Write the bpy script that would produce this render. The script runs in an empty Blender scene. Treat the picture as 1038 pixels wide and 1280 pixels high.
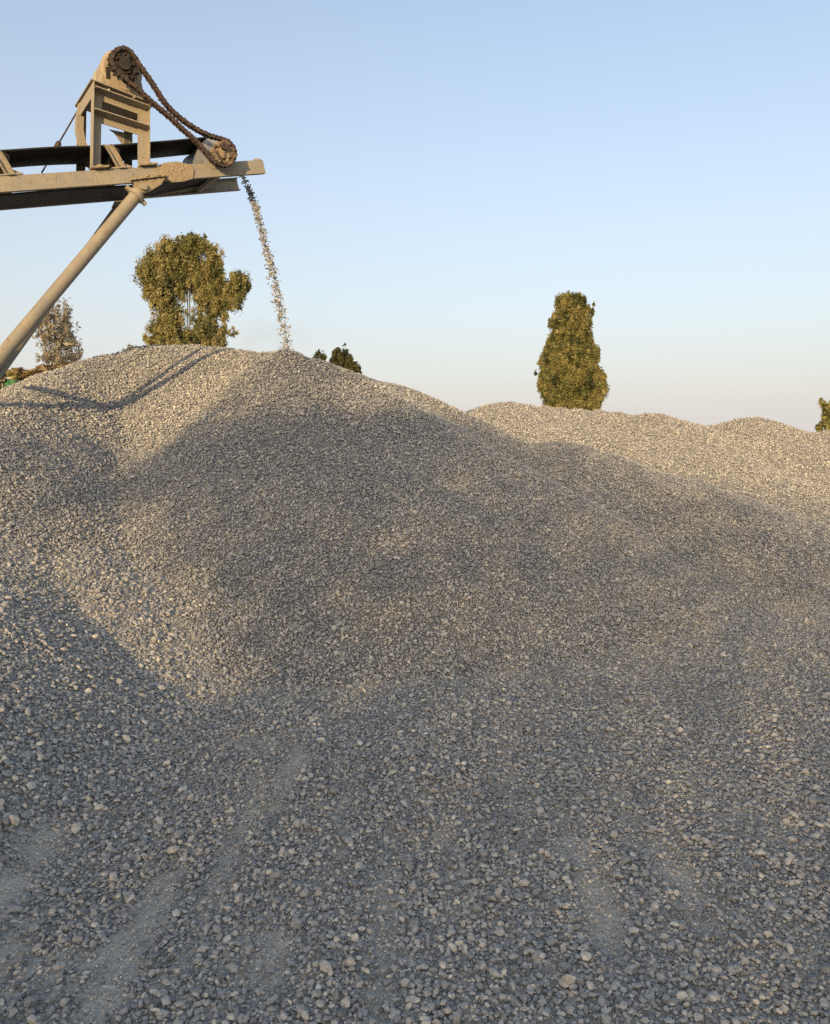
import bpy, bmesh, math, random
import numpy as np
from mathutils import Vector, Matrix, Quaternion, noise as mnoise

random.seed(7)
RNG = np.random.default_rng(11)
SC = bpy.context.scene
COL = SC.collection
R = math.radians

# ------------------------------------------------------------------ camera
W_PX, H_PX, FPX = 1038.0, 1280.0, 1041.0
PITCH = R(4.4)
EYE = Vector((0, 0, 1.6))
FWD = Vector((0, math.cos(PITCH), -math.sin(PITCH)))
UPV = Vector((0, math.sin(PITCH), math.cos(PITCH)))

def ray(px, py):
    return Vector(((px - 519) / FPX, 0, 0)) + FWD - UPV * ((py - 640) / FPX)

def at(px, py, Y):
    d = ray(px, py)
    return EYE + d * (Y / d.y)

cam = bpy.data.cameras.new('camera')
cam.sensor_fit = 'HORIZONTAL'
cam.sensor_width = 36.0
cam.lens = 36.0 * FPX / W_PX
cam.clip_start = 0.05
cam.clip_end = 9000
co = bpy.data.objects.new('camera', cam)
COL.objects.link(co)
co.location = EYE
co.rotation_euler = (math.pi / 2 - PITCH, 0, 0)
SC.camera = co

# ------------------------------------------------------------------ light
SUN_A, SUN_E = R(17), R(10.8)         # from behind the camera, to its left
S_DIR = Vector((-math.sin(SUN_A) * math.cos(SUN_E), -math.cos(SUN_A) * math.cos(SUN_E), math.sin(SUN_E)))
sl = bpy.data.lights.new('sun', 'SUN')
sl.energy = 2.45
sl.angle = R(0.5)
sl.color = (1.0, 0.73, 0.39)
so = bpy.data.objects.new('sun', sl)
COL.objects.link(so)
so.rotation_euler = (-S_DIR).to_track_quat('-Z', 'Y').to_euler()
so.location = S_DIR * 60

wd = bpy.data.worlds.new('World')
SC.world = wd
wd.use_nodes = True
nt = wd.node_tree
bg = nt.nodes['Background']
sky = nt.nodes.new('ShaderNodeTexSky')
sky.sky_type = 'NISHITA'
sky.sun_disc = False
sky.sun_elevation = SUN_E
sky.sun_rotation = math.atan2(S_DIR.x, S_DIR.y)
sky.altitude = 100
sky.air_density = 1.0
sky.dust_density = 2.5
sky.ozone_density = 1.5
# dusty air: the sky pales towards the horizon all round
tcw = nt.nodes.new('ShaderNodeTexCoord')
sep = nt.nodes.new('ShaderNodeSeparateXYZ'); nt.links.new(tcw.outputs['Generated'], sep.inputs[0])
mu = nt.nodes.new('ShaderNodeMath'); mu.operation = 'MULTIPLY'; mu.inputs[1].default_value = -2.9; nt.links.new(sep.outputs['Z'], mu.inputs[0])
ex = nt.nodes.new('ShaderNodeMath'); ex.operation = 'EXPONENT'; nt.links.new(mu.outputs[0], ex.inputs[0]); ex.use_clamp = True
hz = nt.nodes.new('ShaderNodeMix'); hz.data_type = 'RGBA'; nt.links.new(ex.outputs[0], hz.inputs[0])
nt.links.new(sky.outputs[0], hz.inputs[6]); hz.inputs[7].default_value = (2.48, 2.33, 2.28, 1)
nt.links.new(hz.outputs[2], bg.inputs[0])
bg.inputs[1].default_value = 0.15
vs = SC.view_settings
vs.view_transform = 'Standard'
vs.look = 'None'
vs.exposure = 1.0
vs.gamma = 1.0
SC.cycles.max_bounces = 5
SC.cycles.diffuse_bounces = 3
SC.cycles.use_denoising = False

# ------------------------------------------------------------------ helpers
def tag(o, label=None, cat=None, group=None, kind=None):
    if label: o['label'] = label
    if cat: o['category'] = cat
    if group: o['group'] = group
    if kind: o['kind'] = kind
    return o

def empty(name, loc, label=None, cat=None, group=None):
    o = bpy.data.objects.new(name, None)
    COL.objects.link(o)
    o.location = loc
    o.empty_display_size = 0.2
    return tag(o, label, cat, group)

def root_loc(o):
    v = Vector((0, 0, 0))
    while o is not None:
        v = v + Vector(o.location)
        o = o.parent
    return v

class MB:
    """collects world-space geometry that becomes one mesh object"""
    def __init__(s):
        s.v, s.f, s.sm = [], [], []
    def add(s, vs, fs, smooth=False):
        n = len(s.v)
        s.v += [Vector(v) for v in vs]
        for f in fs:
            s.f.append([i + n for i in f]); s.sm.append(smooth)
    def box(s, c, ax, ay, az):
        c, ax, ay, az = Vector(c), Vector(ax), Vector(ay), Vector(az)
        vs = [c + ax * i + ay * j + az * k for i in (-1, 1) for j in (-1, 1) for k in (-1, 1)]
        s.add(vs, [(0, 1, 3, 2), (4, 6, 7, 5), (0, 4, 5, 1), (2, 3, 7, 6), (0, 2, 6, 4), (1, 5, 7, 3)])
    def bar(s, a, b, wdir, w, h, off=(0, 0, 0)):
        """rectangular bar from a to b; w along wdir, h along the third axis"""
        a, b = Vector(a) + Vector(off), Vector(b) + Vector(off)
        d = b - a
        wd_ = Vector(wdir); wd_ = (wd_ - d * (wd_.dot(d) / d.dot(d))).normalized()
        hd = d.normalized().cross(wd_)
        s.box((a + b) / 2, d / 2, wd_ * (w / 2), hd * (h / 2))
    def prism(s, poly, depth):
        """poly: world points of one face; depth: extrusion vector"""
        n = len(poly); depth = Vector(depth)
        vs = [Vector(p) for p in poly] + [Vector(p) + depth for p in poly]
        fs = [tuple(range(n))[::-1], tuple(range(n, 2 * n))]
        fs += [(i, (i + 1) % n, n + (i + 1) % n, n + i) for i in range(n)]
        s.add(vs, fs)
    def tube(s, pts, radii, n=12, caps=True, smooth=True):
        pts = [Vector(p) for p in pts]
        if not hasattr(radii, '__len__'): radii = [radii] * len(pts)
        ref = None; vs = []; fs = []
        for i, p in enumerate(pts):
            t = (pts[min(i + 1, len(pts) - 1)] - pts[max(i - 1, 0)])
            if t.length < 1e-9: t = Vector((0, 0, 1))
            t.normalize()
            if ref is None:
                ref = t.orthogonal().normalized()
            ref = (ref - t * ref.dot(t))
            if ref.length < 1e-6: ref = t.orthogonal()
            ref.normalize()
            bi = t.cross(ref)
            for k in range(n):
                a = 2 * math.pi * k / n
                vs.append(p + (ref * math.cos(a) + bi * math.sin(a)) * radii[i])
        for i in range(len(pts) - 1):
            for k in range(n):
                fs.append((i * n + k, i * n + (k + 1) % n, (i + 1) * n + (k + 1) % n, (i + 1) * n + k))
        s.add(vs, fs, smooth)
        if caps:
            m = len(pts)
            s.add(vs[:n], [tuple(range(n))[::-1]])
            s.add(vs[(m - 1) * n:], [tuple(range(n))])
    def blob(s, c, r, sq=(1, 1, 1), seed=0, amp=0.25, sub=2):
        bm = bmesh.new()
        bmesh.ops.create_icosphere(bm, subdivisions=sub, radius=1)
        vs = []
        for v in bm.verts:
            k = 1 + amp * mnoise.noise(v.co * 1.7 + Vector((seed * 3.1, seed * 1.7, seed)))
            vs.append(Vector(c) + Vector((v.co.x * sq[0], v.co.y * sq[1], v.co.z * sq[2])) * (r * k))
        fs = [[v.index for v in f.verts] for f in bm.faces]
        bm.free()
        s.add(vs, fs, True)
    def build(s, name, mat, parent=None, bevel=0.0, label=None):
        me = bpy.data.meshes.new(name)
        o = bpy.data.objects.new(name, me)
        COL.objects.link(o)
        org = root_loc(parent) if parent is not None else Vector((0, 0, 0))
        me.from_pydata([tuple(v - org) for v in s.v], [], s.f)
        me.polygons.foreach_set('use_smooth', s.sm)
        me.materials.append(mat)
        me.update()
        if parent is not None: o.parent = parent
        if bevel:
            m = o.modifiers.new('bevel', 'BEVEL'); m.width = bevel; m.segments = 2; m.limit_method = 'ANGLE'
        if label: o['label'] = label
        return o

# ------------------------------------------------------------------ materials
def mat_new(name):
    m = bpy.data.materials.new(name)
    m.use_nodes = True
    t = m.node_tree
    return m, t, t.nodes['Principled BSDF']

def ramp(t, fac, stops):
    n = t.nodes.new('ShaderNodeValToRGB')
    el = n.color_ramp.elements
    while len(el) < len(stops): el.new(0.5)
    for e, (p, c) in zip(el, stops):
        e.position = p; e.color = (*c, 1)
    t.links.new(fac, n.inputs[0])
    return n.outputs[0]

def noise_tex(t, scale, detail=4, rough=0.6, coord='Object', stretch=None):
    tc = t.nodes.new('ShaderNodeTexCoord')
    n = t.nodes.new('ShaderNodeTexNoise')
    n.inputs['Scale'].default_value = scale
    n.inputs['Detail'].default_value = detail
    n.inputs['Roughness'].default_value = rough
    src = tc.outputs[coord]
    if stretch:
        mp = t.nodes.new('ShaderNodeMapping'); mp.inputs['Scale'].default_value = stretch
        t.links.new(src, mp.inputs[0]); src = mp.outputs[0]
    t.links.new(src, n.inputs['Vector'])
    return n.outputs['Fac']

def mixc(t, fac, a, b):
    n = t.nodes.new('ShaderNodeMix'); n.data_type = 'RGBA'
    for sock, v in ((n.inputs[0], fac), (n.inputs[6], a), (n.inputs[7], b)):
        if isinstance(v, (int, float)): sock.default_value = v
        elif isinstance(v, tuple): sock.default_value = (*v, 1)
        else: t.links.new(v, sock)
    return n.outputs[2]

def bump(t, bsdf, h, strength, dist):
    b = t.nodes.new('ShaderNodeBump')
    b.inputs['Strength'].default_value = strength
    b.inputs['Distance'].default_value = dist
    t.links.new(h, b.inputs['Height'])
    t.links.new(b.outputs[0], bsdf.inputs['Normal'])

def worn(name, base, dirt, dark, rough=0.8, sc=6.0, metal=0.0, bmp=0.004):
    """dusty, chipped plant steel"""
    m, t, b = mat_new(name)
    n1 = noise_tex(t, sc, 6, 0.65)
    n2 = noise_tex(t, sc * 5, 5, 0.7)
    c = mixc(t, ramp(t, n1, [(0.38, (0, 0, 0)), (0.62, (1, 1, 1))]), base, dirt)
    c = mixc(t, ramp(t, n2, [(0.55, (0, 0, 0)), (0.70, (0.85, 0.85, 0.85))]), c, dark)
    n3 = noise_tex(t, sc * 2.2, 4, 0.7, 'Object', (3.0, 3.0, 0.45))
    c = mixc(t, ramp(t, n3, [(0.56, (0, 0, 0)), (0.70, (0.55, 0.55, 0.55))]), c, dark)
    n4 = noise_tex(t, sc * .35, 3, 0.5)
    c = mixc(t, ramp(t, n4, [(0.45, (0, 0, 0)), (0.75, (0.5, 0.5, 0.5))]), c, tuple(.75 * base[i] + .03 for i in (0, 1, 2)))
    t.links.new(c, b.inputs['Base Color'])
    b.inputs['Roughness'].default_value = rough
    b.inputs['Metallic'].default_value = metal
    b.inputs['Specular IOR Level'].default_value = 0.25
    bump(t, b, n2, 0.6, bmp)
    return m

M = {}
M['beam'] = worn('dusty_beige_steel', (0.30, 0.265, 0.21), (0.35, 0.295, 0.21), (0.20, 0.12, 0.06), 0.85, 5.0)
M['frame'] = worn('beige_painted_steel', (0.32, 0.275, 0.21), (0.36, 0.295, 0.20), (0.17, 0.10, 0.06), 0.75, 7.0, 0, 0.002)
M['mud'] = worn('caked_mud', (0.37, 0.28, 0.17), (0.43, 0.33, 0.20), (0.14, 0.09, 0.05), 0.95, 14.0, 0, 0.03)
M['crust'] = worn('greasy_mud', (0.15, 0.10, 0.065), (0.30, 0.22, 0.13), (0.05, 0.032, 0.022), 0.9, 12.0, 0, 0.02)
M['pipe'] = worn('weathered_pipe', (0.25, 0.225, 0.18), (0.33, 0.27, 0.19), (0.20, 0.14, 0.09), 0.7, 4.0, 0, 0.002)
M['rubber'] = worn('black_rubber_belt', (0.018, 0.017, 0.017), (0.030, 0.026, 0.022), (0.05, 0.04, 0.03), 0.75, 3.0)
M['grease'] = worn('greasy_rusty_chain', (0.050, 0.034, 0.028), (0.12, 0.078, 0.055), (0.02, 0.015, 0.012), 0.7, 18.0, 0.1, 0.01)
M['dark'] = worn('black_grease', (0.022, 0.016, 0.012), (0.05, 0.035, 0.025), (0.09, 0.06, 0.04), 0.6, 14.0, 0, 0.01)
M['steel'] = worn('worn_grey_drum', (0.26, 0.29, 0.33), (0.36, 0.35, 0.33), (0.12, 0.11, 0.11), 0.5, 5.0, 0.2)
M['motor'] = worn('tan_motor_paint', (0.36, 0.28, 0.18), (0.40, 0.31, 0.20), (0.22, 0.15, 0.08), 0.7, 6.0)
M['cream'] = worn('cream_motor_cover', (0.48, 0.43, 0.30), (0.40, 0.36, 0.22), (0.18, 0.15, 0.09), 0.7, 8.0)
M['green'] = worn('green_paint', (0.02, 0.12, 0.04), (0.035, 0.15, 0.05), (0.05, 0.10, 0.05), 0.6, 3.0)
M['bark'] = worn('bark', (0.075, 0.066, 0.058), (0.055, 0.048, 0.042), (0.05, 0.04, 0.03), 0.9, 3.0)
M['plaster'] = worn('pale_plaster', (0.50, 0.46, 0.42), (0.44, 0.40, 0.36), (0.3, 0.26, 0.22), 0.9, 2.0)

def leaf_mat(name, cols, trans=0.3):
    m, t, b = mat_new(name)
    a = t.nodes.new('ShaderNodeAttribute'); a.attribute_name = 'tone'
    c = ramp(t, a.outputs['Fac'], [(i / (len(cols) - 1), k) for i, k in enumerate(cols)])
    t.links.new(c, b.inputs['Base Color'])
    b.inputs['Roughness'].default_value = 0.65
    b.inputs['Specular IOR Level'].default_value = 0.3
    tr = t.nodes.new('ShaderNodeBsdfTranslucent')
    t.links.new(c, tr.inputs['Color'])
    mx = t.nodes.new('ShaderNodeMixShader'); mx.inputs[0].default_value = trans
    out = t.nodes['Material Output']
    t.links.new(b.outputs[0], mx.inputs[1]); t.links.new(tr.outputs[0], mx.inputs[2])
    t.links.new(mx.outputs[0], out.inputs['Surface'])
    return m
M['leaf_gold'] = leaf_mat('eucalyptus_leaf', [(0.085, 0.09, 0.035), (0.21, 0.20, 0.07), (0.34, 0.295, 0.105), (0.37, 0.295, 0.13)])
M['leaf_green'] = leaf_mat('evergreen_leaf', [(0.045, 0.055, 0.022), (0.15, 0.15, 0.05), (0.28, 0.25, 0.085), (0.34, 0.285, 0.11)])
M['leaf_dusty_haze'] = leaf_mat('dusty_hazed_leaf', [(0.14, 0.13, 0.10), (0.24, 0.215, 0.16), (0.33, 0.285, 0.20), (0.38, 0.31, 0.21)])  # pale and greyed: distance haze is put into the leaf colour
M['leaf_dark'] = leaf_mat('dark_leaf', [(0.02, 0.03, 0.02), (0.05, 0.06, 0.03), (0.09, 0.09, 0.035), (0.13, 0.11, 0.04)])
M['dry'] = leaf_mat('dry_twig', [(0.12, 0.08, 0.05), (0.22, 0.15, 0.08), (0.30, 0.21, 0.10), (0.25, 0.2, 0.06)], 0.15)

def gravel_base(name, c0, c1):
    m, t, b = mat_new(name)
    n = noise_tex(t, 3.0, 6, 0.7)
    n2 = noise_tex(t, 90.0, 4, 0.7)
    v = t.nodes.new('ShaderNodeTexVoronoi'); v.inputs['Scale'].default_value = 38
    tc = t.nodes.new('ShaderNodeTexCoord'); t.links.new(tc.outputs['Object'], v.inputs['Vector'])
    c = mixc(t, n, c0, c1)
    sp = ramp(t, n2, [(0.40, (0.72, 0.72, 0.72)), (0.60, (1.12, 1.10, 1.06))])
    mm = t.nodes.new('ShaderNodeMix'); mm.data_type = 'RGBA'; mm.blend_type = 'MULTIPLY'; mm.inputs[0].default_value = 1
    t.links.new(c, mm.inputs[6]); t.links.new(sp, mm.inputs[7])
    t.links.new(mm.outputs[2], b.inputs['Base Color'])
    b.inputs['Roughness'].default_value = 0.95
    b.inputs['Specular IOR Level'].default_value = 0.1
    ad = t.nodes.new('ShaderNodeMath'); ad.operation = 'ADD'
    t.links.new(n2, ad.inputs[0]); t.links.new(v.outputs['Distance'], ad.inputs[1])
    bump(t, b, ad.outputs[0], 0.7, 0.012)
    return m
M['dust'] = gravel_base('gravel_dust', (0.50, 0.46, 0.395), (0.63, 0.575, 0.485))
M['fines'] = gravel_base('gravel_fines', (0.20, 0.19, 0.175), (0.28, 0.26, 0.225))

def stone_mat(name, cols):
    m, t, b = mat_new(name)
    a = t.nodes.new('ShaderNodeAttribute'); a.attribute_type = 'INSTANCER'; a.attribute_name = 'tone'
    c = ramp(t, a.outputs['Fac'], cols)
    n = noise_tex(t, 1.6, 5, 0.7)
    sp = ramp(t, n, [(0.30, (0.70, 0.70, 0.72)), (0.72, (1.22, 1.20, 1.15))])
    mm = t.nodes.new('ShaderNodeMix'); mm.data_type = 'RGBA'; mm.blend_type = 'MULTIPLY'; mm.inputs[0].default_value = 1
    t.links.new(c, mm.inputs[6]); t.links.new(sp, mm.inputs[7])
    t.links.new(mm.outputs[2], b.inputs['Base Color'])
    b.inputs['Roughness'].default_value = 0.85
    b.inputs['Specular IOR Level'].default_value = 0.25
    return m
M['stone'] = stone_mat('crushed_stone', [
    (0.00, (0.15, 0.15, 0.155)), (0.25, (0.27, 0.266, 0.258)), (0.50, (0.39, 0.371, 0.342)),
    (0.72, (0.51, 0.474, 0.416)), (0.90, (0.62, 0.56, 0.47)), (1.00, (0.72, 0.65, 0.54))])

# ------------------------------------------------------------------ value noise (numpy)
_T = np.random.default_rng(5).random((256, 256))
def vnoise(x, y, f):
    x = x * f + 1000; y = y * f + 1000
    xi = np.floor(x).astype(int); yi = np.floor(y).astype(int)
    u = x - xi; v = y - yi
    u = u * u * (3 - 2 * u); v = v * v * (3 - 2 * v)
    a = _T[xi & 255, yi & 255]; b = _T[(xi + 1) & 255, yi & 255]
    c = _T[xi & 255, (yi + 1) & 255]; d = _T[(xi + 1) & 255, (yi + 1) & 255]
    return (a * (1 - u) + b * u) * (1 - v) + (c * (1 - u) + d * u) * v - 0.5

# ------------------------------------------------------------------ the gravel surface
def PX(*pts):
    return [tuple(at(*p)) for p in pts]

HEAPS = {   # name: list of (crest polyline, slope, crest rounding)
    'under': [
        (PX((357, 437, 10.6), (361, 438, 10.61)), 0.64, 0.07),
        (PX((340, 445, 11.3), (300, 438, 11.8), (245, 433, 12.3), (190, 436, 12.2), (140, 447, 11.8), (90, 466, 11.0), (45, 488, 9.9), (-10, 508, 8.8), (-60, 520, 8.1), (-170, 545, 7.5)), 0.56, 0.35),
        (PX((376, 449, 10.9), (440, 472, 12.2), (480, 480, 12.6), (520, 498, 12.8), (560, 520, 12.8), (600, 542, 12.7), (650, 562, 12.3)), 0.52, 0.30),
        (PX((650, 562, 12.3), (692, 557, 12.6), (760, 580, 12.2), (850, 608, 12.0), (960, 645, 11.8), (1060, 677, 11.6), (1250, 705, 11.0)), 0.40, 0.8),
    ],
    'side': [
        ([tuple(at(-40, 580, 8.6)), tuple(at(40, 654, 7.2)), tuple(at(100, 702, 6.4)), tuple(at(160, 796, 5.7)), tuple(at(207, 870, 5.25))], 0.50, 0.25),
        ([tuple(at(40, 654, 7.2)), (-3.0, 5.0, 0.66), (-2.85, 3.6, 0.62), (-2.9, 2.3, 0.58)], 0.52, 0.3),
    ],
    'far_a': [
        (PX((585, 534, 21.5), (601, 519, 21.3), (615, 508, 21.2), (640, 505, 21.0), (662, 507.5, 21.0), (672, 511, 20.9), (680, 508.5, 20.9), (690, 513, 20.8), (700, 510.5, 20.8), (712, 515, 20.6), (722, 512.5, 20.5), (734, 517, 20.4), (745, 514.5, 20.4), (758, 520, 20.2), (768, 517.5, 20.2), (782, 524, 20.2)), 0.34, 0.10),
    ],
    'far_b': [
        (PX((798, 526, 20.3), (810, 519.5, 20.2), (822, 519, 20.2), (845, 526, 20.4), (880, 534, 20.8)), 0.44, 0.15),
    ],
    'far_c': [
        (PX((900, 531, 20.6), (930, 524, 20.3), (945, 522, 20.2), (960, 525, 20.2), (975, 531, 20.2), (990, 537, 20.2)), 0.46, 0.12),
    ],
    'far_d': [
        (PX((1022, 541, 19.8), (1038, 538, 19.6), (1060, 535, 19.4), (1120, 530, 19.4)), 0.46, 0.12),
    ],
}
ORDER = list(HEAPS)

def ridge_h(x, y, pts, s, rnd):
    best = np.full(x.shape, -1e3)
    for p, q in zip(pts[:-1], pts[1:]):
        dx, dy = q[0] - p[0], q[1] - p[1]
        L2 = dx * dx + dy * dy + 1e-9
        t = np.clip(((x - p[0]) * dx + (y - p[1]) * dy) / L2, 0, 1)
        d = np.hypot(x - p[0] - t * dx, y - p[1] - t * dy)
        z = p[2] + t * (q[2] - p[2]) - s * (np.sqrt(d * d + rnd * rnd) - rnd)
        best = np.maximum(best, z)
    return best

def surface(x, y, owner=False):
    """height of the yard and its heaps; smooth union"""
    und = 0.10 * vnoise(x, y, 0.55) + 0.05 * vnoise(x + 9, y, 1.6) + 0.02 * vnoise(x, y + 7, 4.0)
    g = 0.05 * vnoise(x, y, 0.5) + 0.035 * vnoise(x * 1.0, y * 0.45, 2.2) + 0.012 * vnoise(x, y, 5.0)
    hs = [g]
    for n in ORDER:
        h = np.full(x.shape, -1e3)
        for pts, s, rnd in HEAPS[n]:
            h = np.maximum(h, ridge_h(x, y, pts, s, rnd))
        w = np.clip(h / 0.5, 0, 1)
        hs.append(h + und * w)
    H = np.stack(hs)
    k = 22.0
    mx = H.max(0)
    z = mx + np.log(np.exp(np.clip((H - mx) * k, -60, 0)).sum(0)) / k - 0.0
    return (z, H.argmax(0)) if owner else z

GX = np.arange(-10.0, 13.0, 0.08)
GY = np.arange(0.2, 27.0, 0.08)
XX, YY = np.meshgrid(GX, GY)
ZZ, OW = surface(XX, YY, True)
nx, ny = len(GX), len(GY)

def grid_piece(name, idx, mat, extra=None):
    """the part of the height field that belongs to one heap (or the floor)"""
    ow = OW[:-1, :-1]
    cj, ci = np.nonzero(ow == idx)
    quads = np.stack([cj * nx + ci, cj * nx + ci + 1, (cj + 1) * nx + ci + 1, (cj + 1) * nx + ci], 1)
    used, inv = np.unique(quads, return_inverse=True)
    inv = inv.reshape(quads.shape)
    V = np.stack([XX.ravel()[used], YY.ravel()[used], ZZ.ravel()[used]], 1)
    vs = V.tolist(); fs = inv.tolist()
    if extra:
        n = len(vs); vs += extra[0]; fs += [[i + n for i in f] for f in extra[1]]
    me = bpy.data.meshes.new(name)
    me.from_pydata(vs, [], fs)
    me.polygons.foreach_set('use_smooth', [True] * len(fs))
    me.materials.append(mat)
    me.update()
    o = bpy.data.objects.new(name, me)
    COL.objects.link(o)
    return o

big = ([[-3000, -3000, -0.12], [3000, -3000, -0.12], [3000, 3000, -0.12], [-3000, 3000, -0.12]], [[0, 1, 2, 3]])
ground = grid_piece('ground', 0, M['dust'], big)
tag(ground, 'flat yard floor of dusty grey gravel', None, None, 'structure')
HEAP_LABEL = {
    'under': 'tallest grey gravel heap, piled up right under the end of the conveyor',
    'side': 'low gravel mound of coarser stones at the left edge, its toe on the yard floor',
    'far_a': 'sunlit distant gravel ridge with a scalloped crest below the tall bushy tree',
    'far_b': 'small sunlit distant gravel heap with one low peak right of the bushy tree',
    'far_c': 'distant sunlit gravel heap with a wide rounded top, left of the last dip',
    'far_d': 'distant sunlit gravel heap at the right edge with a small tree behind it',
}
heap_obj = {}
for i, n in enumerate(ORDER):
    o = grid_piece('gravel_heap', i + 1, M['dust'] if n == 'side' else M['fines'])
    tag(o, HEAP_LABEL[n], 'gravel heap', 'heaps of crushed gravel in the yard')
    heap_obj[n] = o

# ------------------------------------------------------------------ stones
def stone_nodes(nvar=24):
    g = bpy.data.node_groups.new('scatter_stones', 'GeometryNodeTree')
    g.interface.new_socket('Geometry', in_out='INPUT', socket_type='NodeSocketGeometry')
    g.interface.new_socket('Geometry', in_out='OUTPUT', socket_type='NodeSocketGeometry')
    N, L = g.nodes, g.links
    gi = N.new('NodeGroupInput'); go = N.new('NodeGroupOutput')
    g2i = N.new('GeometryNodeGeometryToInstance')
    rr = random.Random(3)
    for k in range(nvar):
        ico = N.new('GeometryNodeMeshIcoSphere'); ico.inputs['Subdivisions'].default_value = 3
        dp = N.new('GeometryNodeDistributePointsOnFaces'); dp.distribute_method = 'POISSON'
        dp.inputs['Distance Min'].default_value = rr.uniform(0.62, 0.85)
        dp.inputs['Density Max'].default_value = 6.0
        dp.inputs['Seed'].default_value = k * 7 + 1
        ch = N.new('GeometryNodeConvexHull')
        tr = N.new('GeometryNodeTransform')
        tr.inputs['Scale'].default_value = (1.0, rr.uniform(0.60, 0.95), rr.uniform(0.38, 0.75))
        L.new(ico.outputs[0], dp.inputs[0]); L.new(dp.outputs[0], ch.inputs[0]); L.new(ch.outputs[0], tr.inputs[0])
        L.new(tr.outputs[0], g2i.inputs[0])
    sh = N.new('GeometryNodeSetShadeSmooth'); sh.inputs['Shade Smooth'].default_value = False
    sm = N.new('GeometryNodeSetMaterial'); sm.inputs['Material'].default_value = M['stone']
    L.new(g2i.outputs[0], sh.inputs[0]); L.new(sh.outputs[0], sm.inputs[0])
    ip = N.new('GeometryNodeInstanceOnPoints')
    ip.inputs['Pick Instance'].default_value = True
    def named(nm, ty):
        a = N.new('GeometryNodeInputNamedAttribute'); a.data_type = ty
        a.inputs['Name'].default_value = nm
        return a.outputs[0]
    L.new(gi.outputs[0], ip.inputs['Points'])
    L.new(sm.outputs[0], ip.inputs['Instance'])
    L.new(named('variant', 'INT'), ip.inputs['Instance Index'])
    L.new(named('rot', 'QUATERNION'), ip.inputs['Rotation'])
    L.new(named('size', 'FLOAT_VECTOR'), ip.inputs['Scale'])
    L.new(ip.outputs[0], go.inputs[0])
    return g
STONE_GN = stone_nodes()
NVAR = 24

def stone_object(name, P, Q, S, tone, parent=None):
    n = len(P)
    me = bpy.data.meshes.new(name)
    me.vertices.add(n)
    me.vertices.foreach_set('co', np.ascontiguousarray(P, np.float32).ravel())
    a = me.attributes.new('rot', 'QUATERNION', 'POINT'); a.data.foreach_set('value', np.ascontiguousarray(Q, np.float32).ravel())
    a = me.attributes.new('size', 'FLOAT_VECTOR', 'POINT'); a.data.foreach_set('vector', np.ascontiguousarray(S, np.float32).ravel())
    a = me.attributes.new('tone', 'FLOAT', 'POINT'); a.data.foreach_set('value', np.ascontiguousarray(tone, np.float32))
    a = me.attributes.new('variant', 'INT', 'POINT'); a.data.foreach_set('value', RNG.integers(0, NVAR, n).astype(np.int32))
    me.materials.append(M['stone'])
    me.update()
    o = bpy.data.objects.new(name, me)
    COL.objects.link(o)
    md = o.modifiers.new('stones', 'NODES'); md.node_group = STONE_GN
    if parent is not None: o.parent = parent
    o['kind'] = 'stuff'
    return o

def qmul(a, b):
    w1, x1, y1, z1 = a.T; w2, x2, y2, z2 = b.T
    return np.stack([w1*w2-x1*x2-y1*y2-z1*z2, w1*x2+x1*w2+y1*z2-z1*y2, w1*y2-x1*z2+y1*w2+z1*x2, w1*z2+x1*y2-y1*x2+z1*w2], 1)

def quat_axis(ax, ang):
    s = np.sin(ang / 2)
    return np.concatenate([np.cos(ang / 2)[:, None], ax * s[:, None]], 1)

def project(P):
    d = P - np.array(EYE)
    cx = d[:, 0]; cz = d @ np.array(FWD); cy = d @ np.array(UPV)
    cz_ = np.maximum(cz, 0.01)
    return 519 + FPX * cx / cz_, 640 - FPX * cy / cz_, cz

# bare dusty patches of the floor: picture ellipses (px, py, rx, ry, angle) laid on the floor
def on_floor(px, py):
    d = ray(px, py); t = -EYE.z / d.z
    return EYE + d * t
PATCH = []
for (px, py, hx, hy, amt) in [(14, 1115, 24, 62, 1.0), (168, 1170, 26, 90, .85), (325, 935, 55, 15, .7), (366, 962, 18, 40, .8), (300, 1040, 16, 80, .6),
                              (60, 1215, 46, 26, .5), (330, 1200, 34, 40, .65), (478, 1150, 16, 90, .5), (850, 1105, 30, 60, .6), (735, 1110, 22, 80, .65),
                              (640, 990, 18, 60, .45), (5, 1190, 20, 60, .6), (950, 1040, 40, 30, .35), (60, 1065, 30, 20, .35), (425, 1045, 14, 60, .45), (1000, 1190, 30, 50, .35), (560, 1080, 12, 80, .35), (790, 1040, 14, 60, .4)]:
    c = on_floor(px, py); ex = on_floor(px + hx, py); ey = on_floor(px, py - hy)
    PATCH.append((c.x, c.y, abs(ex.x - c.x), abs(ey.y - c.y), amt))

def dusty(x, y):
    m = np.zeros(x.shape)
    wob = 0.7 * vnoise(x, y, 6.0) + 0.5 * vnoise(x, y, 15.0)
    for cx, cy, rx, ry, amt in PATCH:
        d = np.hypot((x - cx) / rx, (y - cy) / ry) + wob
        m = np.maximum(m, amt * np.clip(1.6 - d * 1.15, 0, 1))
    return m

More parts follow.
